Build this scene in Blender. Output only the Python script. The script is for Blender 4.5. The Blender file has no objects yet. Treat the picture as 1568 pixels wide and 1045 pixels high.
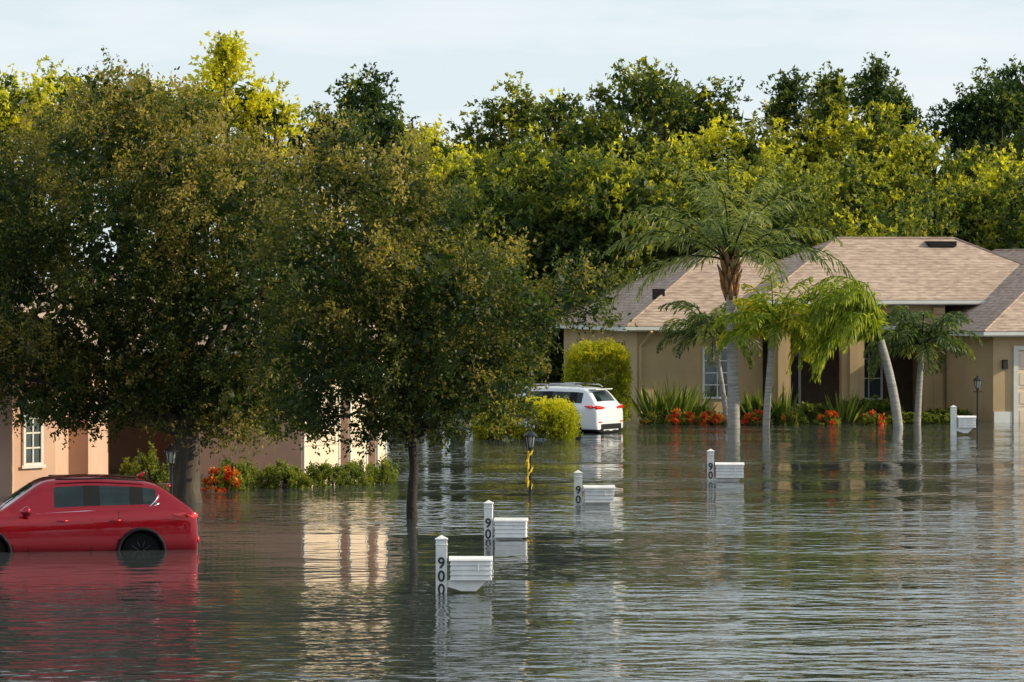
import bpy, math, random
import numpy as np
from mathutils import Vector, Matrix
R=np.random.default_rng(7); random.seed(7)
rad=math.radians
F=6000.0; H=4.8; YH=422.0
def X(px,d): return (px-784)*d/F
def Z(py,d): return H-(py-YH)*d/F
def D(py): return F*H/(py-YH)
scn=bpy.context.scene
# ---------------------------------------------------------------- materials
def newmat(n):
    m=bpy.data.materials.new(n); m.use_nodes=True; nt=m.node_tree
    return m,nt,nt.nodes["Principled BSDF"]
def mat(n,c,rough=.6,metal=0,var=.15,scale=3.0,bump=0,bscale=40,coat=0,c2=None,stretch=None,spec=.5):
    m,nt,b=newmat(n)
    tc=nt.nodes.new('ShaderNodeTexCoord'); no=nt.nodes.new('ShaderNodeTexNoise')
    no.inputs['Scale'].default_value=scale; no.inputs['Detail'].default_value=5
    src=tc.outputs['Object']
    if stretch:
        mp=nt.nodes.new('ShaderNodeMapping'); mp.inputs['Scale'].default_value=stretch
        nt.links.new(src,mp.inputs[0]); src=mp.outputs[0]
    nt.links.new(src,no.inputs['Vector'])
    rp=nt.nodes.new('ShaderNodeValToRGB')
    a=[x*(1-var) for x in c]; bb=[min(1,x*(1+var)) for x in (c2 or c)]
    rp.color_ramp.elements[0].position=.3; rp.color_ramp.elements[1].position=.7
    rp.color_ramp.elements[0].color=(*a,1); rp.color_ramp.elements[1].color=(*bb,1)
    nt.links.new(no.outputs['Fac'],rp.inputs[0]); nt.links.new(rp.outputs[0],b.inputs['Base Color'])
    b.inputs['Roughness'].default_value=rough; b.inputs['Metallic'].default_value=metal
    b.inputs['Coat Weight'].default_value=coat; b.inputs['Coat Roughness'].default_value=.03
    b.inputs['Specular IOR Level'].default_value=spec
    if bump:
        n2=nt.nodes.new('ShaderNodeTexNoise'); n2.inputs['Scale'].default_value=bscale; n2.inputs['Detail'].default_value=4
        nt.links.new(src,n2.inputs['Vector'])
        bu=nt.nodes.new('ShaderNodeBump'); bu.inputs['Distance'].default_value=bump
        nt.links.new(n2.outputs['Fac'],bu.inputs['Height']); nt.links.new(bu.outputs[0],b.inputs['Normal'])
    return m
def leafmat(n,stops,trans=.4,rough=.5,tcol=1.6):
    m,nt,b=newmat(n)
    at=nt.nodes.new('ShaderNodeAttribute'); at.attribute_name='tint'
    rp=nt.nodes.new('ShaderNodeValToRGB'); e=rp.color_ramp.elements
    while len(e)<len(stops): e.new(.5)
    for i,(p,c) in enumerate(stops): e[i].position=p; e[i].color=(*c,1)
    nt.links.new(at.outputs['Fac'],rp.inputs[0]); nt.links.new(rp.outputs[0],b.inputs['Base Color'])
    b.inputs['Roughness'].default_value=rough; b.inputs['Specular IOR Level'].default_value=.3
    tr=nt.nodes.new('ShaderNodeBsdfTranslucent')
    mu=nt.nodes.new('ShaderNodeMix'); mu.data_type='RGBA'; mu.blend_type='MULTIPLY'; mu.inputs[0].default_value=1
    nt.links.new(rp.outputs[0],mu.inputs[6]); mu.inputs[7].default_value=(tcol*1.15,tcol*1.1,tcol*.4,1)
    nt.links.new(mu.outputs[2],tr.inputs[0])
    mx=nt.nodes.new('ShaderNodeMixShader'); mx.inputs[0].default_value=trans
    nt.links.new(b.outputs[0],mx.inputs[1]); nt.links.new(tr.outputs[0],mx.inputs[2])
    nt.links.new(mx.outputs[0],nt.nodes['Material Output'].inputs[0])
    return m
M={}
M['bark']=mat('bark',(.07,.056,.044),.9,var=.4,scale=6,bump=.02,bscale=14,stretch=(1,1,.25))
M['barkdark']=mat('bark_dark',(.030,.024,.019),.9,var=.4,scale=6,bump=.02,bscale=14)
M['palmtrunk']=mat('palm_trunk',(.30,.29,.27),.85,var=.3,scale=5,bump=.01,bscale=12,stretch=(.5,.5,5))
M['boots']=mat('palm_boots',(.26,.14,.06),.9,var=.5,scale=8,bump=.03,bscale=12)
M['white']=mat('white_vinyl',(.76,.76,.75),.45,var=.07,scale=5,c2=(.80,.80,.79))
M['trim']=mat('white_trim',(.68,.68,.65),.5,var=.06)
M['digit']=mat('black_digit',(.02,.02,.025),.5)
M['tan']=mat('tan_stucco',(.48,.345,.19),.9,var=.1,scale=1.0,bump=.004,bscale=60)
M['pink']=mat('pink_stucco',(.60,.38,.28),.9,var=.08,scale=1.2,bump=.004,bscale=60)
M['cream']=mat('cream_paint',(.78,.62,.46),.6,var=.05)
M['black']=mat('black_metal',(.012,.012,.014),.4)
M['plastic']=mat('dark_plastic',(.010,.010,.012),.75,spec=.25)
M['tire']=mat('tire_rubber',(.008,.008,.008),.9,spec=.2)
M['alloy']=mat('alloy',(.05,.05,.055),.4,metal=1)
M['chrome']=mat('chrome',(.75,.76,.78),.15,metal=1,var=.02)
M['redpaint']=mat('red_paint',(.36,.0008,.010),.22,metal=.75,var=.06,coat=1,scale=1,spec=.3)
M['whitepaint']=mat('white_paint',(.74,.77,.80),.3,var=.04,coat=1,scale=1)
M['glass']=mat('dark_glass',(.008,.020,.020),.02,var=.6,scale=2,spec=.6)
M['winglass']=mat('window_glass',(.05,.07,.075),.06,var=.5,scale=1.5,spec=.8)
M['lampglass']=mat('lamp_glass',(.45,.45,.42),.15,var=.1)
M['tail']=mat('tail_light',(.80,.010,.008),.12,coat=1,var=.1)
M['yellow']=mat('caution_tape',(.85,.60,.02),.5,var=.2,scale=8)
M['door']=mat('dark_door',(.04,.018,.014),.4,var=.3)
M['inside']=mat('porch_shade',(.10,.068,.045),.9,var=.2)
M['plate']=mat('license_plate',(.6,.62,.6),.4,var=.2,scale=20)
M['ground']=mat('lawn_ground',(.05,.07,.02),.95,var=.4,scale=2,c2=(.09,.08,.04),bump=.05,bscale=8)
def shingle():
    m,nt,b=newmat('roof_shingles'); N=nt.nodes; L=nt.links
    tc=N.new('ShaderNodeTexCoord')
    mp=N.new('ShaderNodeMapping'); mp.inputs['Scale'].default_value=(3.2,3.2,14); L.new(tc.outputs['Object'],mp.inputs[0])
    n1=N.new('ShaderNodeTexNoise'); n1.inputs['Scale'].default_value=1.0; n1.inputs['Detail'].default_value=3; L.new(mp.outputs[0],n1.inputs['Vector'])
    n2=N.new('ShaderNodeTexNoise'); n2.inputs['Scale'].default_value=.5; n2.inputs['Detail'].default_value=4; L.new(tc.outputs['Object'],n2.inputs['Vector'])
    rp=N.new('ShaderNodeValToRGB'); e=rp.color_ramp.elements
    e[0].position=.3; e[0].color=(.31,.215,.17,1); e[1].position=.72; e[1].color=(.57,.43,.335,1)
    L.new(n1.outputs['Fac'],rp.inputs[0])
    wv=N.new('ShaderNodeTexWave'); wv.bands_direction='Z'; wv.wave_profile='SAW'; wv.inputs['Scale'].default_value=3.6; wv.inputs['Distortion'].default_value=.3
    L.new(tc.outputs['Object'],wv.inputs['Vector'])
    mr=N.new('ShaderNodeMapRange'); mr.inputs[3].default_value=.72; mr.inputs[4].default_value=1.1; L.new(wv.outputs['Fac'],mr.inputs[0])
    m2=N.new('ShaderNodeMapRange'); m2.inputs[3].default_value=.75; m2.inputs[4].default_value=1.2; L.new(n2.outputs['Fac'],m2.inputs[0])
    mm=N.new('ShaderNodeMath'); mm.operation='MULTIPLY'; L.new(mr.outputs[0],mm.inputs[0]); L.new(m2.outputs[0],mm.inputs[1])
    mu=N.new('ShaderNodeMix'); mu.data_type='RGBA'; mu.blend_type='MULTIPLY'; mu.inputs[0].default_value=1
    L.new(rp.outputs[0],mu.inputs[6]); L.new(mm.outputs[0],mu.inputs[7]); L.new(mu.outputs[2],b.inputs['Base Color'])
    bu=N.new('ShaderNodeBump'); bu.inputs['Distance'].default_value=.02; L.new(wv.outputs['Fac'],bu.inputs['Height']); L.new(bu.outputs[0],b.inputs['Normal'])
    b.inputs['Roughness'].default_value=.9
    return m
M['shingle']=shingle()
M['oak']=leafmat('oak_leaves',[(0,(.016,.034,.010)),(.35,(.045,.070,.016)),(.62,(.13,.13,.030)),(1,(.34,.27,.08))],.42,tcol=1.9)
M['wood']=leafmat('woodland_leaves',[(0,(.020,.046,.018)),(.35,(.060,.092,.022)),(.65,(.17,.19,.028)),(1,(.50,.48,.03))],.48,tcol=1.9)
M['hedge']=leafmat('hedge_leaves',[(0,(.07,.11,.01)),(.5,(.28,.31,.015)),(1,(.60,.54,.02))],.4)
M['shrub']=leafmat('shrub_leaves',[(0,(.025,.05,.012)),(.5,(.085,.135,.022)),(1,(.25,.27,.04))],.38)
M['flower']=leafmat('flower_petals',[(0,(.50,.03,.012)),(.5,(.70,.10,.02)),(1,(.75,.30,.03))],.3,tcol=1.0)
M['palm']=leafmat('palm_leaflets',[(0,(.03,.060,.022)),(.5,(.09,.13,.04)),(1,(.26,.29,.09))],.4)
M['palmy']=leafmat('palm_leaflets_yellow',[(0,(.09,.15,.015)),(.5,(.27,.33,.025)),(1,(.60,.50,.03))],.45)

# ---------------------------------------------------------------- mesh helpers
def link(o,parent=None):
    scn.collection.objects.link(o)
    if parent: o.parent=parent
    return o
def empty(n,loc=(0,0,0),rz=0):
    e=bpy.data.objects.new(n,None); e.empty_display_size=.3; e.location=loc; e.rotation_euler=(0,0,rz)
    return link(e)
class MB:
    def __init__(s): s.v=[]; s.f=[]; s.m=[]
    def add(s,v,f,mi=0):
        o=len(s.v); s.v+= [tuple(p) for p in v]; s.f+=[tuple(i+o for i in q) for q in f]; s.m+=[mi]*len(f)
    def box(s,a,b,mi=0):
        x0,y0,z0=a; x1,y1,z1=b
        s.add([(x0,y0,z0),(x1,y0,z0),(x1,y1,z0),(x0,y1,z0),(x0,y0,z1),(x1,y0,z1),(x1,y1,z1),(x0,y1,z1)],
              [(0,3,2,1),(4,5,6,7),(0,1,5,4),(1,2,6,5),(2,3,7,6),(3,0,4,7)],mi)
    def prism(s,poly,z0,z1,mi=0,top=True):
        n=len(poly)
        v=[(x,y,z0) for x,y in poly]+[(x,y,z1) for x,y in poly]
        f=[(i,(i+1)%n,(i+1)%n+n,i+n) for i in range(n)]
        if top: f.append(tuple(range(n,2*n)))
        s.add(v,f,mi)
    def tube(s,pts,rs,n=8,mi=0,caps=True):
        pts=[Vector(p) for p in pts]; v=[]; f=[]
        for i,p in enumerate(pts):
            t=(pts[min(i+1,len(pts)-1)]-pts[max(i-1,0)])
            if t.length<1e-6: t=Vector((0,0,1))
            t.normalize()
            a=Vector((1,0,0)) if abs(t.x)<.7 else Vector((0,1,0))
            u=t.cross(a).normalized(); w=t.cross(u)
            for k in range(n):
                an=2*math.pi*k/n; v.append(p+(u*math.cos(an)+w*math.sin(an))*rs[i])
        for i in range(len(pts)-1):
            for k in range(n):
                k2=(k+1)%n; f.append((i*n+k,i*n+k2,(i+1)*n+k2,(i+1)*n+k))
        if caps: f.append(tuple(range(n))[::-1]); f.append(tuple((len(pts)-1)*n+k for k in range(n)))
        s.add(v,f,mi)
    def build(s,name,mats,parent=None,smooth=False,bevel=0,subsurf=0):
        me=bpy.data.meshes.new(name); me.from_pydata(s.v,[],s.f)
        for m in mats: me.materials.append(M[m] if isinstance(m,str) else m)
        me.polygons.foreach_set('material_index',s.m)
        if smooth: me.polygons.foreach_set('use_smooth',[True]*len(s.f))
        o=bpy.data.objects.new(name,me); link(o,parent)
        if bevel:
            b=o.modifiers.new('b','BEVEL'); b.width=bevel; b.segments=2; b.limit_method='ANGLE'
        if subsurf:
            b=o.modifiers.new('s','SUBSURF'); b.levels=subsurf; b.render_levels=subsurf
        return o
def nrm(a): return a/np.maximum(np.linalg.norm(a,axis=1,keepdims=True),1e-6)
def leafobj(name,pos,dr,L,W,tint,m,parent=None,tri=False):
    n=len(pos); dr=nrm(dr); sd=nrm(np.cross(dr,R.normal(size=(n,3))))
    L=np.asarray(L).reshape(-1,1)*np.ones((n,1)); W=np.asarray(W).reshape(-1,1)*np.ones((n,1))
    if tri:
        v=np.stack([pos-sd*W*.5,pos+sd*W*.5,pos+dr*L],1); k=3
    else:
        v=np.stack([pos,pos+dr*L*.45+sd*W*.5,pos+dr*L,pos+dr*L*.45-sd*W*.5],1); k=4
    me=bpy.data.meshes.new(name); me.vertices.add(n*k); me.vertices.foreach_set('co',v.reshape(-1).astype(np.float32))
    me.loops.add(n*k); me.loops.foreach_set('vertex_index',np.arange(n*k,dtype=np.int32))
    me.polygons.add(n); me.polygons.foreach_set('loop_start',np.arange(0,n*k,k,dtype=np.int32))
    me.update(calc_edges=True)
    a=me.attributes.new('tint','FLOAT','FACE'); a.data.foreach_set('value',np.clip(tint,0,1).astype(np.float32))
    me.materials.append(M[m])
    o=bpy.data.objects.new(name,me); return link(o,parent)
def crown(lobes,k=3.,pr=.35,ntw=14,nlf=14,tl=.4,flat=.85,up=.3,cull=True,tv=.13,bottom=-.6,tip=.06):
    lobes=np.array(lobes,float); C=lobes[:,:3]; r=lobes[:,3]; T=lobes[:,4]
    pc=[];pd=[];pt=[]
    for i in range(len(lobes)):
        n=max(4,int(k*4*math.pi*r[i]**2))
        d=nrm(R.normal(size=(n,3))); d=d[d[:,2]>bottom-.3*R.random(len(d))]
        n=len(d); rr=r[i]*R.uniform(.72,1.08,n)
        p=C[i]+d*rr[:,None]*np.array([1,1,flat])
        keep=np.ones(n,bool)
        if cull:
            for j in range(len(lobes)):
                if j==i: continue
                q=(p-C[j])/np.array([1,1,flat]); keep&=~(np.linalg.norm(q,axis=1)<r[j]*.72)
        p=p[keep]; d=d[keep]; pc.append(p); pd.append(d); pt.append(T[i]+R.normal(0,tv,len(p)))
    pc=np.concatenate(pc);pd=np.concatenate(pd);pt=np.concatenate(pt)
    sc=R.uniform(.6,1.25,len(pc))
    rp=lambda a,n: np.repeat(a,n,axis=0)
    tb=rp(pc,ntw)+R.normal(size=(len(pc)*ntw,3))*pr*.5*rp(sc,ntw)[:,None]
    td=nrm(rp(pd,ntw)*.7+R.normal(size=tb.shape)*.6+np.array([0,0,up])); tt=rp(pt,ntw)+R.normal(0,.07,len(tb))
    tls=tl*R.uniform(.4,1.2,len(tb))
    n=len(tb)*nlf; t=R.random(n)
    pos=rp(tb,nlf)+rp(td,nlf)*(t*rp(tls,nlf))[:,None]+R.normal(size=(n,3))*tl*.09
    dr=nrm(rp(td,nlf)*.6+R.normal(size=(n,3))*.8)
    ti=rp(tt,nlf)+R.normal(0,.08,n)+(t-.3)*tip  # tip lightens outer leaves: light on the clumps put into the tint
    return pos,dr,ti
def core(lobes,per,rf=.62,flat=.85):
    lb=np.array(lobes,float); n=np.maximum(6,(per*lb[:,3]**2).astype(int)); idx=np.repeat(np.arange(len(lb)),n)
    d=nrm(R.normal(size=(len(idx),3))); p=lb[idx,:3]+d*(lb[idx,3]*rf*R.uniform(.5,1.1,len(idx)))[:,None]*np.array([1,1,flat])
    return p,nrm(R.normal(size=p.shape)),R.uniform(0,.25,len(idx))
# ---------------------------------------------------------------- world, sun, camera
SE=rad(27); SA=rad(1)
w=bpy.data.worlds.new("World"); scn.world=w; w.use_nodes=True
nt=w.node_tree; N=nt.nodes; L=nt.links; bg=N['Background']
sky=N.new('ShaderNodeTexSky'); sky.sky_type='NISHITA'; sky.sun_disc=False
sky.sun_elevation=SE; sky.sun_rotation=rad(90)-SA; sky.air_density=1.0; sky.dust_density=.8; sky.ozone_density=2.0
tc=N.new('ShaderNodeTexCoord'); mp=N.new('ShaderNodeMapping'); mp.inputs['Scale'].default_value=(1,1,5); mp.inputs['Location'].default_value=(.3,0,.1)
L.new(tc.outputs['Generated'],mp.inputs[0])
no=N.new('ShaderNodeTexNoise'); no.inputs['Scale'].default_value=9; no.inputs['Detail'].default_value=7; no.inputs['Roughness'].default_value=.55
L.new(mp.outputs[0],no.inputs['Vector'])
sp=N.new('ShaderNodeSeparateXYZ'); L.new(tc.outputs['Generated'],sp.inputs[0])
hz=N.new('ShaderNodeMapRange'); hz.inputs[1].default_value=0; hz.inputs[2].default_value=.8; hz.inputs[3].default_value=.95; hz.inputs[4].default_value=.50; L.new(sp.outputs['Z'],hz.inputs[0])
cl=N.new('ShaderNodeMapRange'); cl.inputs[1].default_value=.47; cl.inputs[2].default_value=.72; cl.inputs[3].default_value=0; cl.inputs[4].default_value=.6; L.new(no.outputs['Fac'],cl.inputs[0])
ad=N.new('ShaderNodeMath'); ad.operation='ADD'; ad.use_clamp=True; L.new(hz.outputs[0],ad.inputs[0]); L.new(cl.outputs[0],ad.inputs[1])
hc=N.new('ShaderNodeMix'); hc.data_type='RGBA'; L.new(cl.outputs[0],hc.inputs[0]); hc.inputs[6].default_value=(5.15,5.85,6.2,1); hc.inputs[7].default_value=(6.5,6.5,6.5,1)
mx=N.new('ShaderNodeMix'); mx.data_type='RGBA'; L.new(ad.outputs[0],mx.inputs[0]); L.new(sky.outputs[0],mx.inputs[6]); L.new(hc.outputs[2],mx.inputs[7])
L.new(mx.outputs[2],bg.inputs[0]); bg.inputs[1].default_value=.15
sl=bpy.data.lights.new('sun','SUN'); sl.energy=5.0; sl.angle=rad(.5); sl.color=(1,.87,.62)
so=bpy.data.objects.new('sun',sl); link(so)
sv=Vector((math.cos(SE)*math.cos(SA),math.cos(SE)*math.sin(SA),math.sin(SE)))
so.rotation_euler=sv.to_track_quat('Z','Y').to_euler(); so.location=(60,40,60)
cam=bpy.data.cameras.new('camera'); co=bpy.data.objects.new('camera',cam); link(co)
co.location=(0,0,H); co.rotation_euler=(rad(90),0,0)
cam.sensor_width=36; cam.lens=F/1568*36; cam.shift_y=-(522.5-YH)/1568; cam.clip_end=6000; cam.clip_start=.5
scn.camera=co
scn.view_settings.view_transform='Standard'; scn.view_settings.look='None'; scn.view_settings.exposure=0
# ---------------------------------------------------------------- ground and water
g=MB(); xs=[-3000,-300,-60,0,60,300,3000]; ys=[-200,0,100,127,129.2,140,200,600,4000]; zs=[-.6,-.6,-.6,-.6,.08,.12,.3,.5,.5]
for j,(y,z) in enumerate(zip(ys,zs)):
    for x in xs: g.v.append((x,y,z))
for j in range(len(ys)-1):
    for i in range(len(xs)-1):
        a=j*len(xs)+i; g.f.append((a,a+1,a+1+len(xs),a+len(xs))); g.m.append(0)
g.build('ground',['ground'])
def watermat():
    m,nt,b=newmat('flood_water'); N=nt.nodes; L=nt.links
    b.inputs['Base Color'].default_value=(.050,.060,.060,1); b.inputs['Roughness'].default_value=.03; b.inputs['IOR'].default_value=1.55
    tc=N.new('ShaderNodeTexCoord')
    def noise(sc,scale,det,rot=0,loc=(0,0,0),ro=.5):
        mp=N.new('ShaderNodeMapping'); mp.inputs['Scale'].default_value=sc; mp.inputs['Rotation'].default_value=(0,0,rot); mp.inputs['Location'].default_value=loc
        L.new(tc.outputs['Object'],mp.inputs[0]); n=N.new('ShaderNodeTexNoise'); n.inputs['Scale'].default_value=scale
        n.inputs['Detail'].default_value=det; n.inputs['Roughness'].default_value=ro; L.new(mp.outputs[0],n.inputs['Vector']); return n.outputs['Fac']
    def math_(op,a,b_):
        n=N.new('ShaderNodeMath'); n.operation=op
        for i,x in enumerate((a,b_)):
            if isinstance(x,(int,float)): n.inputs[i].default_value=x
            else: L.new(x,n.inputs[i])
        return n.outputs[0]
    n0=noise((.50,.80,1),1.0,1,rad(10),(5,2,0)); n1=noise((1.6,2.4,1),1.0,1,rad(-14)); n2=noise((3.4,5.4,1),1.0,2,rad(12))
    mk=noise((.03,.10,1),1.0,2,rad(10),(3,1,0))
    mr=N.new('ShaderNodeMapRange'); mr.inputs[1].default_value=.40; mr.inputs[2].default_value=.56; L.new(mk,mr.inputs[0]); mk=mr.outputs[0]
    z=math_('MULTIPLY',n0,math_('ADD',math_('MULTIPLY',mk,.036),.014))
    a=math_('MULTIPLY',n1,math_('ADD',math_('MULTIPLY',mk,.034),.009))
    c=math_('MULTIPLY',n2,math_('ADD',math_('MULTIPLY',mk,.013),.002))
    h=math_('ADD',math_('ADD',a,c),z)
    bu=N.new('ShaderNodeBump'); bu.inputs['Distance'].default_value=1; bu.inputs['Strength'].default_value=1
    L.new(h,bu.inputs['Height']); L.new(bu.outputs[0],b.inputs['Normal'])
    return m
M['water']=watermat()
wb=MB(); wb.add([(-400,-100,0),(400,-100,0),(400,135,0),(-400,135,0)],[(0,1,2,3)]); wb.build('flood_water',['water'])
# ---------------------------------------------------------------- oaks
def limb(mb,a,b,r0,r1,sag=0,n=7,wig=.12):
    a=Vector(a);b=Vector(b);pts=[];rs=[]
    for i in range(n):
        t=i/(n-1); p=a.lerp(b,t)
        if 0<i<n-1: p+=Vector((random.gauss(0,wig),random.gauss(0,wig),random.gauss(0,wig*.5)+sag*math.sin(t*math.pi)))
        pts.append(p); rs.append(r0+(r1-r0)*t)
    mb.tube(pts,rs,8)
def oak(base_px,base_py,lobes_px,r0,fork_z,dd=2.2,bark='bark'):
    d0=D(base_py); bx=X(base_px,d0); e=empty('oak_tree',(bx,d0,0))
    lob=[]
    for (px,py,rp_) in lobes_px:
        r=rp_*d0/F
        for s in (-1,1):
            dy=s*random.uniform(.3,dd)
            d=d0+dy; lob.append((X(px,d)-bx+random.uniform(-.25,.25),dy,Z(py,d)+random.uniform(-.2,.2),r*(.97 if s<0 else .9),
               .26+.36*max(0,min(1,(Z(py,d)-3)/5.5))+random.uniform(-.14,.18)))  # higher lobes lighter: sunlit olive of the crown top painted into the tint
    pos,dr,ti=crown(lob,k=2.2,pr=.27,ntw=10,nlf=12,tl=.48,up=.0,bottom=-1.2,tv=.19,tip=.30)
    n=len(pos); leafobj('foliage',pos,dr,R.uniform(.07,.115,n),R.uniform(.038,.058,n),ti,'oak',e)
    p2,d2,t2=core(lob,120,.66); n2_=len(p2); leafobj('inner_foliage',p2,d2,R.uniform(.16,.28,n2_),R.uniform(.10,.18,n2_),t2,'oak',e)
    mb=MB(); mb.tube([(0,0,-.6),(0.02,0,-.1),(.0,.0,.3),(.05,0,fork_z*.6),(0,0,fork_z)],[r0*1.5,r0*1.2,r0,r0*.85,r0*.9],12)
    for l in random.sample(lob,min(len(lob),20)):
        limb(mb,(0,0,fork_z-.15),(l[0],l[1]*.4+.5,l[2]-l[3]*.2),r0*.42,.03,sag=.25)
    mb.build('trunk',[bark],e,smooth=True)
    return n+n2_
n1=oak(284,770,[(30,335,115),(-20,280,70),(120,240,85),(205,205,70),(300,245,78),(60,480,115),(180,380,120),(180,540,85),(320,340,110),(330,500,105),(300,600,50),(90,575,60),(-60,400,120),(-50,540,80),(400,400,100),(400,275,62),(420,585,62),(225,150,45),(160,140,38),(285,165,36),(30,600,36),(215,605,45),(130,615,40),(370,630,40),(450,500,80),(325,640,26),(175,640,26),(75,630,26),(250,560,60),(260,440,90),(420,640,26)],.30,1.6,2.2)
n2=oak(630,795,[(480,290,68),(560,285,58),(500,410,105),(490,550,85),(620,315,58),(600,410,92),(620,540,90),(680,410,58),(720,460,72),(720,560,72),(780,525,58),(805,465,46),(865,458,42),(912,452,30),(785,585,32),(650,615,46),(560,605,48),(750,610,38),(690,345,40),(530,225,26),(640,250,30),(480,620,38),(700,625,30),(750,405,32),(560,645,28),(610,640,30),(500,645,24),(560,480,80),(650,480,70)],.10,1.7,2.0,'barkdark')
# ---------------------------------------------------------------- woodland
lob=[]; wt=MB()
def wtree(px,ty,hw,d,tint,n=12,by=430,rr=(.30,.46)):
    tint=tint*.9
    r=hw*d/F; x0=X(px,d); zt=Z(ty,d); zb=Z(by,d); zc=(zt+zb)/2; hh=(zt-zb)/2
    for i in range(n):
        v=np.array([9,9,9])
        while np.linalg.norm(v)>1: v=R.uniform(-1,1,3)
        rl=r*R.uniform(*rr)
        z=zc+v[2]*max(.1,hh-rl*.75)
        lob.append((x0+v[0]*max(.1,r-rl*.6),d+v[1]*r*.7,z,rl,tint+R.uniform(-.14,.14)))
    lob.append((x0,d,zt-r*.42,r*.44,tint+.05))
    for a,q in ((.48,.72),(-.48,.75),(.75,1.15),(-.75,1.15),(.2,1.0),(-.25,1.1)):
        lob.append((x0+r*a,d+r*R.uniform(-.3,.3),zt-r*q,r*.42,tint+R.uniform(-.1,.12)))
    wt.tube([(x0,d,0),(x0+.2,d,zc*.6),(x0,d,zt-r*.8)],[.3,.22,.06],8)
    for i in range(5):
        l=lob[-2-i]; limb(wt,(x0+.1,d,zc*.6),(l[0],l[1],l[2]),.12,.03)
for t in [(10,103,85,160,.95,12),(90,112,70,165,.95,10),(190,115,75,165,.65,10),(345,92,66,158,1.15,12),(400,135,45,158,1.0,8),(270,125,60,160,.9,10),(425,165,60,165,.5,10),
          (560,112,42,168,.06,10),(510,165,42,165,.10,8),(605,175,38,163,.12,8),(665,200,60,158,.95,10),(735,190,55,165,.5,10),
          (785,140,38,164,.5,8),(850,150,38,166,.5,8),(800,195,60,164,.5,10),(880,180,60,166,.4,12),(985,92,62,162,.38,14),(930,155,55,160,.35,12),(1080,125,58,164,.42,12),(1035,140,55,165,.35,10),(1120,190,60,158,.85,10),
          (1175,190,50,158,.85,8),(1215,165,60,160,.72,12),(1275,150,70,160,.75,12),(1350,172,72,158,.75,12),(1410,212,50,156,.7,10),(1480,235,70,158,.7,12),
          (1475,150,45,168,.02,10),(1520,115,60,168,.02,12),(1570,98,70,170,.02,14),(1530,180,65,169,.06,10),(1560,240,75,155,.9,12),(1640,150,80,160,.4,12),(-70,110,90,160,.7,10),
          (830,215,115,146,.5,22),(930,235,90,143,.5,16),(760,290,80,143,.45,12),(1030,215,95,150,.55,16),(1180,240,90,150,.6,14),(1300,240,80,150,.62,14),(1400,265,80,150,.64,12),(1520,280,80,150,.58,12),(700,250,70,150,.75,10),(880,330,80,143,.4,12),(1100,300,80,148,.4,12)]:
    wtree(*t)
for px in range(600,1720,36):
    d=R.uniform(144,156); lob.append((X(px,d),d,Z(R.uniform(330,420),d),R.uniform(1.5,2.3),R.uniform(.2,.6)))
    d=R.uniform(144,150); lob.append((X(px,d),d,R.uniform(1.2,3.5),R.uniform(1.6,2.2),R.uniform(.1,.45)))
def spire(px,ty,by,d,tint,w=14):
    z0,z1=Z(by,d),Z(ty,d); n=8
    for i in range(n):
        t=i/(n-1); r=w*d/F*(1-t*.72)
        lob.append((X(px,d)+R.normal(0,.3)*(1-t),d,z0+(z1-z0)*t-r*.6,r,tint))
    wt.tube([(X(px,d),d,0),(X(px,d),d,z1)],[.2,.03],6)
for s in [(1340,108,190,160,.12,19),(1205,128,185,160,.15,14),(1275,130,165,162,.3,10),(1368,145,195,162,.15,10),(345,74,105,157,1.0,13)]: spire(*s)
wd=empty('woodland',(0,0,0))
pos,dr,ti=crown(lob,k=.95,pr=.55,ntw=10,nlf=8,tl=.5,up=.12,tv=.18,bottom=-.7,tip=.18)
n3=len(pos); leafobj('foliage',pos,dr,R.uniform(.14,.23,n3),R.uniform(.09,.16,n3),ti,'wood',wd,tri=True)
p2,d2,t2=core(lob,34,.72); n4=len(p2); leafobj('inner_foliage',p2,d2,R.uniform(.35,.55,n4),R.uniform(.25,.4,n4),t2+.08,'wood',wd,tri=True)
wt.build('trunks',['bark'],wd,smooth=True)
bl=[]
for i in range(46):
    x=-70+i*3.1; bl.append((x,-45+R.uniform(-4,4),R.uniform(2,4),R.uniform(2.6,3.6),.3)); bl.append((x,-47+R.uniform(-4,4),R.uniform(5,7),R.uniform(2.2,3.0),.3))
nb=empty('unseen_tree_row',(0,0,0)); p2,d2,t2=core(bl,26,.9); leafobj('foliage',p2,d2,R.uniform(.7,1.2,len(p2)),R.uniform(.5,.9,len(p2)),t2+.2,'wood',nb)  # unseen row behind the camera, added to darken reflections and shaded sides
tb_=MB()
for i in range(16): tb_.tube([(-68+i*9,-46,-.6),(-68+i*9,-46,6)],[.3,.12],8)
tb_.build('trunks',['bark'],nb)
print('LEAVES',n1,n2,n3,n4)
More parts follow.
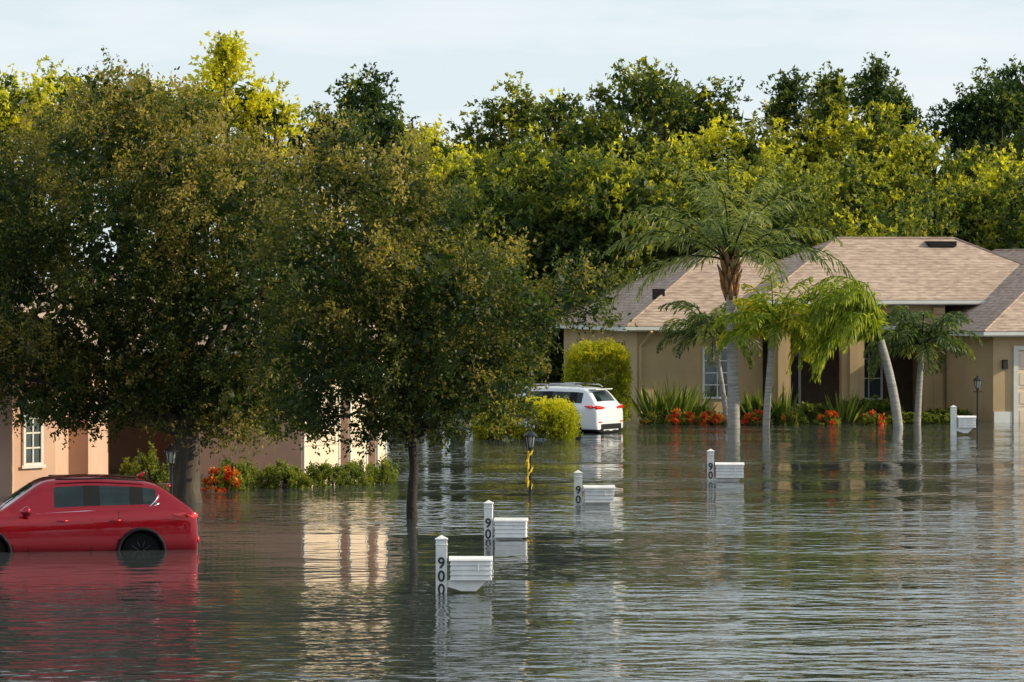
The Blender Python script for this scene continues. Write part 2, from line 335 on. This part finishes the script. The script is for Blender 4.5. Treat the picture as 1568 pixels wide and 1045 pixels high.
# ---------------------------------------------------------------- palms
def palm(name,px,base_py,top,hc,nf,flen,elev,droop,ll,wind=(0,0,0),az=None,m='palm',tr=.17,boots=True,d=None,lw=.045,nl=30,lean=1.4,dt=(.2,.8)):
    d=d or D(base_py); bx=X(px,d); e=empty(name,(bx,d,0))
    tx=X(top,d)-bx; mb=MB()
    P=[]; Rr=[]
    for i,t in enumerate(np.linspace(0,1,14)):
        P.append((tx*t**lean,0,-.6+(hc+.6)*t)); Rr.append(tr*(1.15-.25*t)*(1+.03*(i%2)))
    mb.tube(P,Rr,12,0)
    if boots:
        for i in range(34):
            a=i*2.4; t=i/34; z=hc-1.15+t*1.3; rr_=tr*(1.1+.4*(1-abs(t-.5)*2))
            mb.tube([(tx+math.cos(a)*rr_*.6,math.sin(a)*rr_*.6,z-.18),(tx+math.cos(a)*rr_*1.15,math.sin(a)*rr_*1.15,z+.1),(tx+math.cos(a)*rr_*1.6,math.sin(a)*rr_*1.6,z+.36)],[.08,.07,.02],6,1)
    LP=[];LD=[];LL=[];LT=[]
    o=Vector((tx,0,hc)); wv=Vector(wind)
    for i in range(nf):
        t=i/(nf-1); a=(az[0]+(az[1]-az[0])*random.random()) if az else i*2.39996+random.uniform(-.3,.3)
        el=elev[0]+(elev[1]-elev[0])*t+random.uniform(-8,8); ln=flen*random.uniform(.85,1.1); n=16
        p=o+Vector((math.cos(a)*.1,math.sin(a)*.1,0)); pts=[p.copy()]; tn=[]; dtint=random.uniform(*dt)
        for k in range(n):
            s=k/(n-1); ee=rad(el-droop*s**1.5*(1 if el<75 else .75))
            dv=Vector((math.cos(a)*math.cos(ee),math.sin(a)*math.cos(ee),math.sin(ee)))+wv*s
            dv.normalize(); tn.append(dv); p=p+dv*ln/n; pts.append(p.copy())
        mb.tube(pts,[.035*(1-.85*k/n) for k in range(n+1)],5,2,caps=False)
        for j in range(nl*2):
            s=.12+.88*(j//2)/nl; k=min(n-1,int(s*n)); fr=s*n-k; q=pts[k].lerp(pts[k+1],min(1,fr)); tv_=tn[k]
            sd=tv_.cross(Vector((0,0,1)))
            if sd.length<.05: sd=Vector((math.sin(a),-math.cos(a),0))
            sd.normalize(); sd*= (1 if j%2 else -1)
            dv=sd*random.uniform(.4,.9)+tv_*random.uniform(.45,.75)+Vector((0,0,random.uniform(-.8,.25)))+wv*.5
            l=ll*(math.sin(math.pi*min(1,.18+.78*s))**.6)*random.uniform(.8,1.1)
            dv.normalize(); half=q+dv*l*.45
            LP.append(q); LD.append(dv); LL.append(l*.55); LT.append(dtint+random.uniform(-.15,.15))
            d2=(dv+Vector((0,0,-.6))+wv*.3).normalized()
            LP.append(half); LD.append(d2); LL.append(l*.55); LT.append(dtint+random.uniform(-.1,.2))
    mb.build('trunk',['palmtrunk','boots',m],e,smooth=True)
    leafobj('fronds',np.array(LP),np.array(LD),np.array(LL),lw,np.array(LT),m,e)
palm('palm_tree',1124,655,1118,5.3,26,4.2,(88,8),80,.8,wind=(-.06,0,0),nl=38,lw=.052,dt=(.3,.9))
palm('palm_tree',1115,640,1092,2.9,22,1.9,(75,0),85,.6,tr=.08,boots=False,lw=.06,d=126.2,dt=(.3,.9))
palm('palm_tree',1172,640,1184,3.1,26,2.0,(85,5),90,.6,m='palmy',tr=.10,boots=False,lw=.065,d=123.2)
palm('palm_tree',1377,656,1348,2.75,36,3.7,(88,40),140,.75,wind=(-.24,0,-.45),az=(rad(125),rad(250)),m='palmy',tr=.14,boots=False,lw=.055,nl=40,lean=1.7,dt=(.05,.55))
palm('palm_tree',1404,640,1412,2.6,26,2.1,(78,0),85,.6,tr=.10,boots=False,lw=.06,d=126.4,dt=(.2,.7))
# ---------------------------------------------------------------- shrubs
def shrub(name,px,d,w,h,dep,m='shrub',z0=-.1,leaf=.06,k=14,box=False,tint=.5,dens=(10,9)):
    e=empty(name,(X(px,d),d,0)); r=w/2
    if box:
        pts=R.uniform(-1,1,(int(k*(w*dep+2*(w+dep)*h)),3)); ax=R.integers(0,5,len(pts))
        pts[ax==0,0]=1;pts[ax==1,0]=-1;pts[ax>=3,2]=1;pts[ax==2,1]=-1
        pts=pts/np.maximum(1,(np.abs(pts)**5).sum(1,keepdims=True)**(1/5))
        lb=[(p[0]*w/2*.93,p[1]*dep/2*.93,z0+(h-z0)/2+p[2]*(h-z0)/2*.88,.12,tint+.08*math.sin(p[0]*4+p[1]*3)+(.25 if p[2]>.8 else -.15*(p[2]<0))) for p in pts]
        pos,dr,ti=crown(lb,k=1,pr=.15,ntw=8,nlf=dens[1],tl=.17,cull=False,up=.4)
    else:
        pos,dr,ti=crown([(0,0,z0*.5,r,tint),(-r*.25,0,0,r*.78,tint),(r*.25,0,0,r*.78,tint+.1)],k=k,pr=.07,ntw=dens[0],nlf=dens[1],tl=.12,cull=False,up=.4,bottom=-.1)
        pos[:,2]*=h/r/1.0; pos[:,1]*=dep/w
    n=len(pos); leafobj('leaves',pos,dr,R.uniform(.7,1.2,n)*leaf,R.uniform(.4,.7,n)*leaf,ti,m,e)
    mb=MB()
    for i in range(9): limb(mb,(random.uniform(-.1,.1),0,-.5),(random.uniform(-.35,.35)*w,random.uniform(-.3,.3)*dep,h*.7),.03,.01,n=4,wig=.03)
    mb.build('stems',['barkdark'],e)
    return e
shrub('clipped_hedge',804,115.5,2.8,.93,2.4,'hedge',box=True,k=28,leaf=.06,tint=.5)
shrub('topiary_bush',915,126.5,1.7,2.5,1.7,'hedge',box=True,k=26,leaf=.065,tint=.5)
for px,d,w,h in [(430,88.6,1.20,.62),(497,89.4,1.02,.60),(543,90,.84,.60),(582,90.6,.84,.62),(366,90,1.0,.70)]:
    shrub('round_shrub',px,d,w,h,1.0,tint=.66,k=18,leaf=.055)
for px,d,w,h in [(110,84,1.3,.42),(60,83.6,.8,.35),(150,84.5,.7,.35),(232,89,.9,.9),(205,90,.8,.6),(1215,126.4,.75,.5),(1010,127.5,1.2,.5),(1400,127.3,1.8,.4),(1450,127.3,1.0,.3),(1165,128.2,1.8,.8),(1330,128.8,2.4,.9),(1050,128,2,.7),(1240,128.4,1.6,.7),(1450,128,1.6,.55)]:
    shrub('garden_shrub',px,d,w,h,.8,tint=.65,k=10,leaf=.075)
for px,d,w,h,fk in [(342,87.5,.80,.52,24),(1040,126.3,.9,.45,15),(1088,126.2,.95,.45,17),(1157,126,.85,.42,15),(1215,126.1,.7,.4,5),(1268,126,.75,.42,15),(1337,126,.7,.45,14),(1000,126.5,.6,.38,9)]:
    e=shrub('flower_bush',px,d,w,h,.6,tint=.75,k=14,leaf=.065,dens=(7,7))
    pos,dr,ti=crown([(0,0,0,w*.5,.45)],k=fk,pr=.06,ntw=5,nlf=6,tl=.08,cull=False,up=.6,bottom=.1,tv=.3)
    pos[:,2]*=h/(w*.5)*1.05; pos[:,1]-=.05; leafobj('flowers',pos,dr,.08,.06,ti,'flower',e)
def tuft(name,px,d,n,h,sp,m='shrub',lw=.10,tint=.5):
    e=empty(name,(X(px,d),d,0)); a=R.uniform(0,2*math.pi,n); s=R.random(n)**.7
    pos=np.stack([np.cos(a)*s*sp*.3,np.sin(a)*s*sp*.3,np.zeros(n)],1)
    dr=np.stack([np.cos(a)*s*.8,np.sin(a)*s*.8,np.ones(n)],1); Ls=R.uniform(.6,1.1,n)*h
    leafobj('blades',pos,dr,Ls,lw,tint+R.normal(0,.2,n),m,e)
    mb=MB(); mb.tube([(0,0,-.4),(0,0,.15)],[.12,.06],8); mb.build('root_crown',['barkdark'],e)
for px,d,n,h,sp in [(1005,127.5,50,1.5,1.4),(1035,127.5,50,1.6,1.6),(1062,128,40,1.2,1.2),(1160,128,40,1.3,1.4),(1200,127.8,40,1.3,1.4),(1290,127.6,40,1.1,1.6)]:
    tuft('bird_of_paradise_plant',px,d,n,h,sp)
# ---------------------------------------------------------------- houses
def hip(mb,u0,u1,v0,v1,ze,p,mi=0,fm=1,axis=None):
    du=u1-u0; dv=v1-v0; axis=axis or ('u' if du>=dv else 'v')
    if axis=='u': h=dv/2; a=(u0+h,v0+h); b=(u1-h,v0+h)
    else: h=du/2; a=(u0+h,v0+h); b=(u0+h,v1-h)
    zr=ze+h*p
    v=[(u0,v0,ze),(u1,v0,ze),(u1,v1,ze),(u0,v1,ze),(*a,zr),(*b,zr)]
    if axis=='u': f=[(0,1,5,4),(1,2,5),(2,3,4,5),(3,0,4)]
    else: f=[(0,1,4),(1,2,5,4),(2,3,5),(3,0,4,5)]
    mb.add(v,f,mi)
    for i,j in [(0,4),(1,4 if axis=='v' else 5),(2,5),(3,4 if axis=='u' else 5),(4,5)]:
        mb.tube([v[i],v[j]],[.05,.05],6,mi)
    mb.box((u0+.03,v0+.03,ze-.17),(u1-.03,v1-.03,ze-.012),fm)
    mb.box((u0-.05,v0-.05,ze-.13),(u1+.05,v0+.02,ze-.02),fm)
def window(mb,x0,x1,z0,z1,y,fm,gm,nx=2,nz=3):
    t=.07
    mb.box((x0,y-.012,z0),(x1,y+.03,z1),gm)
    for a,b in [((x0-t,y-.05,z0-t),(x0,y+.02,z1+t)),((x1,y-.05,z0-t),(x1+t,y+.02,z1+t)),((x0,y-.05,z1),(x1,y+.02,z1+t)),((x0,y-.05,z0-t),(x1,y+.02,z0))]: mb.box(a,b,fm)
    for i in range(1,nx):
        x=x0+(x1-x0)*i/nx; mb.box((x-.018,y-.035,z0),(x+.018,y-.013,z1),fm)
    for i in range(1,nz):
        z=z0+(z1-z0)*i/nz; mb.box((x0,y-.032,z-.018),(x1,y-.014,z+.018),fm)
fh=empty('stucco_house',(X(975,130),130,0),rad(15))
mb=MB()
hip(mb,-.5,9,-.5,9.4,3.12,.575,axis='v')
hip(mb,3.9,16.6,-1.3,7.1,3.98,.50,axis='u')
hip(mb,10.1,20.2,-5.6,11.0,2.98,.535,axis='v')
mb.box((1.0,1.2,3.85),(1.35,1.5,4.35),2)
mb.box((11.2,2.2,5.80),(12.2,2.75,5.98),2)
mb.build('roof',['shingle','trim','plastic'],fh)
mb=MB()
mb.box((0,0,-.5),(4.4,8.9,2.95),0)
mb.box((10.6,-5.1,-.5),(19.7,8,2.81),0)
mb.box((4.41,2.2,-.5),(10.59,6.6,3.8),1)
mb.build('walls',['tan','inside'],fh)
def archwall(u0,u1,y0,y1,z0,z1,ops):
    poly=[(u0,z0)]
    for c,wd_,sp in ops:
        r=wd_/2; poly+=[(c-r,z0),(c-r,sp)]
        for i in range(1,16):
            a=math.pi-math.pi*i/16; poly.append((c+r*math.cos(a),sp+r*math.sin(a)*.75))
        poly+=[(c+r,sp),(c+r,z0)]
    poly+=[(u1,z0),(u1,z1),(u0,z1)]
    n=len(poly); m=MB()
    m.add([(u,y0,z) for u,z in poly]+[(u,y1,z) for u,z in poly],[tuple(range(n)),tuple(range(2*n-1,n-1,-1))]+[(i,i+n,(i+1)%n+n,(i+1)%n) for i in range(n)],0)
    return m
m=archwall(4.42,10.58,-.85,-.6,-.5,3.8,[(6.0,1.8,2.85),(8.75,2.1,2.75)])
o=m.build('arcade_wall',['tan'],fh)
mb=MB()
window(mb,2.35,3.25,.75,2.35,0,0,1,2,4)
window(mb,8.1,9.4,.6,2.6,2.2,0,1,3,3)
mb.box((5.4,2.12,0),(6.4,2.19,2.6),2); mb.box((5.3,2.14,0),(5.4,2.18,2.7),0); mb.box((6.4,2.14,0),(6.5,2.18,2.7),0)
for u in (4.75,7.28,10.3):
    mb.box((u-.14,-1.0,-.4),(u+.14,-.86,3.6),3); mb.box((u-.2,-1.04,3.5),(u+.2,-.84,3.72),3)
gx0,gx1=11.45,16.4
mb.box((gx0-.16,-5.17,-.4),(gx0,-5.08,2.35),0); mb.box((gx1,-5.17,-.4),(gx1+.16,-5.08,2.35),0); mb.box((gx0-.16,-5.17,2.351),(gx1+.16,-5.08,2.5),0)
for i in range(4):
    z=-.1+i*.61; mb.box((gx0,-5.12,z),(gx1,-5.07,z+.59),4)
    for j in range(8):
        x=gx0+.08+j*(gx1-gx0)/8; mb.box((x,-5.14,z+.1),(x+.46,-5.121,z+.49),4)
mb.box((10.62,-5.14,-.4),(11.25,-5.102,.35),0)
mb.box((10.9,-5.24,1.75),(11.06,-5.1,2.05),5)
mb.tube([(.35,-.55,2.95),(.3,-.2,2.7),(.12,-.06,2.45),(.12,-.06,-.2)],[.05]*4,8,3)
mb.box((-.04,1.4,2.05),(-.003,2.2,2.55),1)
for a,b in [((-.06,1.33,1.98),(-.002,1.4,2.62)),((-.06,2.2,1.98),(-.002,2.27,2.62)),((-.06,1.4,2.55),(-.002,2.2,2.62)),((-.06,1.4,1.98),(-.002,2.2,2.05))]: mb.box(a,b,3)
mb.build('openings_and_trim',['trim','winglass','door','tan','cream','black'],fh)
lh=empty('pink_stucco_house',(0,0,0))
P=[(-120,85),(18,85),(21,87),(85,88),(105,89.8),(135,89.8),(165,92.5),(168,97),(300,97),(300,94),(462,94),(520,95.6),(533,95.6),(562,96.6),(575,96.6),(590,97.3),(592,105),(592,112),(-120,112)]
poly=[(X(a,b),b) for a,b in P]
mb=MB(); mb.prism(poly,-.6,2.9,0); mb.build('walls',['pink'],lh)
mb=MB()
hip(mb,X(-125,95),X(470,95),92.6,112.5,3.1,.45)
hip(mb,X(-125,86),X(178,88),84.3,98,3.09,.45)
hip(mb,X(285,95),X(603,97),93.4,106,3.11,.45)
mb.build('roof',['shingle','trim'],lh)
def facade(a,b):
    ax,ay=X(*a),a[1]; bx,by=X(*b),b[1]; return Vector((ax,ay,0)),math.atan2(by-ay,bx-ax),math.hypot(bx-ax,by-ay)
o,an,ln=facade((21,87),(85,88))
mb=MB(); window(mb,.33,.80,.62,1.95,0,0,1,2,4); mb.box((.2,-.07,.5),(.93,-.051,.57),0)
w1=mb.build('window',['trim','winglass'],lh); w1.location=o+Vector((0,-.005,0)); w1.rotation_euler=(0,0,an)
for (a,b) in [((462,94),(520,95.6)),((533,95.6),(562,96.6)),((575,96.6),(590,97.3))]:
    o,an,ln=facade(a,b); mb=MB()
    for i in range(5):
        mb.box((.1,-.03,-.3+i*.5),(ln-.1,.02,.185+i*.5),0)
    mb.box((.04,-.05,-.3),(.1,.02,2.3),1); mb.box((ln-.1,-.05,-.3),(ln-.04,.02,2.3),1); mb.box((.04,-.05,2.301),(ln-.04,.02,2.42),1)
    q=mb.build('garage_door',['cream','trim'],lh); q.location=o; q.rotation_euler=(0,0,an)
# ---------------------------------------------------------------- cars
def car(name,loc,rz,paint,ST,Lc,whx,rear_glass,wind,sides,belt0,belt1):
    e=empty(name,loc,rz); zb=.24
    mb=MB(); rings=[]
    for (x,zt,w) in ST:
        belt=min(belt0+(belt1-belt0)*min(1,x/Lc),zt-.05); g_=zt-belt
        wt_=w-.12-.34*max(0,g_-.05)
        z7=belt+g_*.84 if g_>.2 else belt+g_*.7
        h=[(0,zb),(w-.12,zb),(w-.02,zb+.1),(w,zb+.42*(belt-zb)),(w-.012,zb+.80*(belt-zb)),(w-.028,belt-.035),(w-.085,belt+.012 if g_>.2 else belt),
           (wt_+(.03 if g_>.2 else 0),z7),(wt_-.07,zt-.022 if g_>.2 else zt-.012),(0,zt)]
        ring=h+[(-y,z) for y,z in h[-2:0:-1]]
        rings.append([(x,y,z) for y,z in ring])
    n=len(rings[0]); V=[p for r in rings for p in r]; Fc=[];Mi=[]
    for i in range(len(rings)-1):
        for k in range(n):
            k2=(k+1)%n; Fc.append((i*n+k,(i+1)*n+k,(i+1)*n+k2,i*n+k2))
            kk=k if k<9 else 17-k
            mi=0
            if kk==6 and i in sides: mi=1
            if kk==6 and i in [s for s in range(min(sides),max(sides)) if s not in sides]: mi=2
            if kk in (8,) and i in (rear_glass,wind): mi=1
            if kk in (0,1): mi=2
            Mi.append(mi)
    Fc.append(tuple(range(n))); Mi.append(0); Fc.append(tuple((len(rings)-1)*n+k for k in range(n))[::-1]); Mi.append(0)
    mb.add(V,Fc); mb.m=Mi
    body=mb.build('body',[paint,'glass','plastic'],None,smooth=True,subsurf=2)
    cut=[]
    for xw in whx:
        for s in (-1,1):
            c=MB(); c.tube([(xw,s*.62,.35),(xw,s*1.1,.35)],[.395,.395],28,0); q=c.build('cut',['plastic']); cut.append(q)
            md=body.modifiers.new('bo','BOOLEAN'); md.operation='DIFFERENCE'; md.object=q; md.solver='EXACT'
    bpy.context.view_layer.update()
    dg=bpy.context.evaluated_depsgraph_get(); me=bpy.data.meshes.new_from_object(body.evaluated_get(dg))
    body.modifiers.clear(); body.data=me; body.parent=e
    for q in cut: bpy.data.objects.remove(q)
    wm=MB(); W=max(s[2] for s in ST)
    for xw in whx:
        for s in (-1,1):
            y=s*(W-.09); yi=s*(W-.27)
            wm.tube([(xw,yi-s*.02,.35),(xw,yi,.35)],[.385,.385],28,2)
            wm.tube([(xw,yi,.35),(xw,yi+s*.02,.35),(xw,y-s*.02,.35),(xw,y,.35)],[.31,.345,.345,.315],28,0)
            wm.tube([(xw,y+s*.002,.35),(xw,y+s*.006,.35)],[.06,.05],12,1)
            for q in range(10):
                a=q*2*math.pi/10; wm.tube([(xw,y+s*.004,.35),(xw+math.cos(a)*.24,y+s*.004,.35+math.sin(a)*.24)],[.018,.014],6,1)
            pts=[(xw+math.cos(a)*.41,s*(W-.015),.35+math.sin(a)*.41) for a in np.linspace(-.3,math.pi+.3,20)]
            wm.tube(pts,[.032]*20,6,2)
    wm.build('wheels',['tire','alloy','plastic'],e,smooth=True)
    return e,W
STR=[(0,.76,.70),(.02,.92,.79),(.04,1.01,.84),(.09,1.09,.87),(.18,1.15,.885),(.56,1.46,.895),(.74,1.57,.90),(1.0,1.62,.91),(1.12,1.635,.915),(1.84,1.685,.92),(1.92,1.69,.92),(2.62,1.66,.92),(2.80,1.60,.92),(3.42,1.13,.92),(3.55,1.08,.92),(4.05,1.0,.90),(4.36,.88,.84),(4.5,.74,.74),(4.55,.62,.66)]
dc=70.2
e,W=car('red_suv_car',(0,0,0),math.pi+rad(12),'redpaint',STR,4.55,(1.02,3.70),4,12,(6,8,10),1.14,.99)
e.location=(X(301,dc),dc-.75,-.385)
b=MB()
for s in (-1,1):
    b.tube([(.03,s*.44,.985),(.055,s*.66,.975),(.11,s*.82,.97),(.26,s*.885,.98),(.48,s*.900,1.01)],[.03,.06,.07,.055,.012],10,0)
    b.box((.0,s*.74-.07,.50),(.04,s*.74+.07,.61),0)
    b.tube([(3.05,s*.86,1.03),(3.06,s*.97,1.07)],[.03,.03],6,2)
    b.tube([(2.98,s*1.02,1.10),(3.03,s*1.03,1.10),(3.14,s*1.01,1.10)],[.085,.10,.03],10,1)
    for xh in (1.38,2.30): b.box((xh,s*.90-.03,.90),(xh+.2,s*.90+.03,.93),1)
    for xs_,z0,z1 in ((1.42,.50,1.08),(1.90,.36,1.05),(2.98,.38,1.02)):
        b.tube([(xs_-(.25 if xs_<1.5 else 0),s*.905,z0+.28 if xs_<1.5 else z0),(xs_,s*.90,z1-.12),(xs_,s*.872,z1)],[.006]*3,5,2)
    b.tube([(.70,s*.80,1.20),(.84,s*.808,1.13),(1.2,s*.828,1.11),(2.0,s*.845,1.08),(2.85,s*.845,1.045)],[.011]*5,5,3)
    b.tube([(.70,s*.745,1.34),(.77,s*.785,1.23),(.86,s*.81,1.14)],[.018]*3,5,3)
    b.tube([(.95,s*.66,1.59),(1.6,s*.655,1.635),(2.5,s*.65,1.63)],[.014]*3,6,2)
b.tube([(.50,-.52,1.475),(.43,0,1.495),(.50,.52,1.475)],[.03,.035,.03],6,1)
b.box((.02,-.26,.78),(.045,.26,.90),4)
b.box((-.012,-.60,.38),(.05,.60,.55),2)
b.tube([(.98,0,1.62),(.88,0,1.70),(.86,0,1.70)],[.045,.025,.01],8,1)
b.build('lamps_and_trim',['tail','redpaint','plastic','chrome','plate'],e,smooth=True)
STW=[(0,.80,.74),(.03,1.0,.83),(.08,1.10,.87),(.14,1.15,.885),(.42,1.57,.90),(.58,1.62,.91),(.80,1.64,.915),(.92,1.65,.915),(1.80,1.67,.92),(1.88,1.67,.92),(2.72,1.645,.92),(2.88,1.60,.92),(3.48,1.12,.92),(3.62,1.07,.92),(4.15,.99,.90),(4.45,.86,.84),(4.6,.74,.74),(4.65,.62,.66)]
ds=119.5
hd=math.atan2(.50,-.86)
e,W=car('white_suv_car',(0,0,0),hd,'whitepaint',STW,4.65,(.98,3.74),3,11,(5,7,9),1.08,1.02)
e.location=(X(936,ds),ds,-.24)
b=MB()
for s in (-1,1):
    b.tube([(.02,s*.42,1.01),(.05,s*.62,1.02),(.09,s*.80,1.02),(.22,s*.885,1.04),(.44,s*.90,1.07)],[.03,.06,.075,.06,.015],8,0)
    b.box((.0,s*.66-.10,.56),(.04,s*.66+.10,.60),0)
    b.tube([(3.05,s*.86,1.05),(3.06,s*.97,1.09)],[.03,.03],6,2)
    b.tube([(2.98,s*1.02,1.12),(3.03,s*1.03,1.12),(3.14,s*1.01,1.12)],[.085,.10,.03],10,1)
    for xh in (1.30,2.25): b.box((xh,s*.905-.03,.93),(xh+.2,s*.905+.03,.965),3)
    for xs_,z0,z1 in ((1.22,.55,1.06),(1.86,.36,1.05),(2.98,.38,1.04)):
        b.tube([(xs_,s*.908,z0),(xs_,s*.912,(z0+z1)/2),(xs_,s*.88,z1)],[.007]*3,5,2)
    b.tube([(.62,s*.60,1.61),(.75,s*.60,1.69),(1.6,s*.62,1.72),(2.5,s*.61,1.69),(2.65,s*.60,1.62)],[.02]*5,6,3)
b.box((.24,-.52,1.55),(.50,.52,1.585),1)
b.box((.02,-.26,.82),(.05,.26,.94),4)
b.box((-.012,-.62,.36),(.05,.62,.52),2)
b.tube([(.9,-.62,1.73),(.9,.62,1.73)],[.02,.02],6,2); b.tube([(2.0,-.62,1.73),(2.0,.62,1.73)],[.02,.02],6,2)
b.build('lamps_and_trim',['tail','whitepaint','plastic','chrome','plate'],e,bevel=.008)
# ---------------------------------------------------------------- mailboxes
def mailbox(px,by,ztop,digits,s=1.0,blen=.6,yaw=0):
    d=D(by); e=empty('mailbox',(X(px,d),d,0),yaw); t=ztop; m=MB(); hw=.085*s
    m.box((-hw,-hw,-.6),(hw,hw,t-.06),0); m.box((-hw-.012,-hw-.012,t-.06),(hw+.012,hw+.012,t-.035),0)
    m.add([(-hw,-hw,t-.035),(hw,-hw,t-.035),(hw,hw,t-.035),(-hw,hw,t-.035),(0,0,t+.015)],[(0,1,4),(1,2,4),(2,3,4),(3,0,4)],0)
    m.box((-hw-.008,-hw-.008,t-.14),(hw+.008,hw+.008,t-.12),0)
    bz=t-.66; x0=hw+.06; x1=x0+blen; dy=.16
    for i in range(4):
        z0=bz+i*.075; z1=z0+.075
        a=.016; v=[]
        for z,o_ in ((z0,a),(z1-.002,0)):
            v+=[(x0-o_,-dy-o_,z),(x1+o_,-dy-o_,z),(x1+o_,dy+o_,z),(x0-o_,dy+o_,z)]
        m.add(v,[(0,3,2,1),(4,5,6,7),(0,1,5,4),(1,2,6,5),(2,3,7,6),(3,0,4,7)],0)
    prof=[(-dy-.03,bz+.29),(-dy-.02,bz+.315),(-dy*.5,bz+.345),(0,bz+.355),(dy*.5,bz+.345),(dy+.02,bz+.315),(dy+.03,bz+.29)]
    n=len(prof); v=[(x0-.03,y,z) for y,z in prof]+[(x1+.03,y,z) for y,z in prof]
    m.add(v,[tuple(range(n)),tuple(range(2*n-1,n-1,-1))]+[(i,i+n,(i+1)%n+n,(i+1)%n) for i in range(n)],0)
    m.box((hw,-.05,bz-.09),(x0+.02,.05,bz-.012),0)
    v=[]
    for y in (-.09,.09): v+=[(x0,y,bz-.003),(x1-.05,y,bz-.003),(x1-.22,y,bz-.17),(x0+.16,y,bz-.17),(hw-.0,y,bz-.10)]
    m.add(v,[(0,1,2,3,4),(9,8,7,6,5),(0,5,6,1),(1,6,7,2),(2,7,8,3),(3,8,9,4),(4,9,5,0)],0)
    m.box((x1-.2,-dy-.04,bz+.14),(x1-.18,-dy-.03,bz+.25),0)
    m.build('post_and_box',['white'],e,bevel=.004)
    for i,ch in enumerate(digits):
        c=bpy.data.curves.new('digit','FONT'); c.body=ch; c.size=.235; c.align_x='CENTER'; c.extrude=.002; c.offset=.004
        c.materials.append(M['digit']); o=bpy.data.objects.new('digit_%d'%(i+1),c); link(o,e)
        o.location=(0,-hw-.012,t-.48-i*.20+.0); o.rotation_euler=(rad(90),0,0); o.scale=(.95,1,1)
mailbox(676,908,.86,'900')
mailbox(748,825,.69,'90',s=.9,blen=.55,yaw=rad(-4))
mailbox(885,772,.70,'90',s=.95,blen=.6,yaw=rad(3))
mailbox(1088,736,.73,'90',s=.9,blen=.62,yaw=rad(-2))
mailbox(1460,666,.88,'',s=1.0,blen=.5)
# ---------------------------------------------------------------- lamps
def lamp(px,by,h,ribbon=False):
    d=D(by); e=empty('lamp_post',(X(px,d),d,0)); m=MB(); z=h-.42
    m.tube([(0,0,-.6),(0,0,z-.1),(0,0,z-.09),(0,0,z-.03),(0,0,z-.02),(0,0,z)],[.035,.035,.05,.05,.035,.06],10,0)
    m.tube([(-.14,0,z-.12),(.14,0,z-.12)],[.012,.012],6,0)
    m.tube([(0,0,z),(0,0,z+.24)],[.07,.115],6,1)
    for k in range(6):
        a=math.pi*2*k/6
        m.tube([(math.cos(a)*.073,math.sin(a)*.073,z),(math.cos(a)*.12,math.sin(a)*.12,z+.24)],[.012,.012],5,0)
    m.tube([(0,0,z+.24),(0,0,z+.265),(0,0,z+.33),(0,0,z+.36),(0,0,z+.38),(0,0,z+.42)],[.15,.15,.07,.03,.035,.008],12,0)
    m.build('post_and_lantern',['black','lampglass'],e,smooth=False)
    if ribbon:
        m=MB(); n=24; v=[];f=[]
        for i in range(n):
            a=i*.55; zz=.10+i*.034
            r=.055+.035*math.sin(i*1.7)
            c=(-.03+r*math.cos(a),-.05+r*math.sin(a)*.6,zz); v+=[(c[0]-.012,c[1],c[2]),(c[0]+.012,c[1],c[2]+.10)]
            if i: k=2*i; f.append((k-2,k-1,k+1,k))
        m.add(v,f,0); m.tube([(-.06,-.04,.15),(-.045,-.04,.95)],[.018,.022],8,0); m.build('caution_tape',['yellow'],e)
lamp(812,757,1.45,True); lamp(262,776,1.32); lamp(1497,652,1.62)
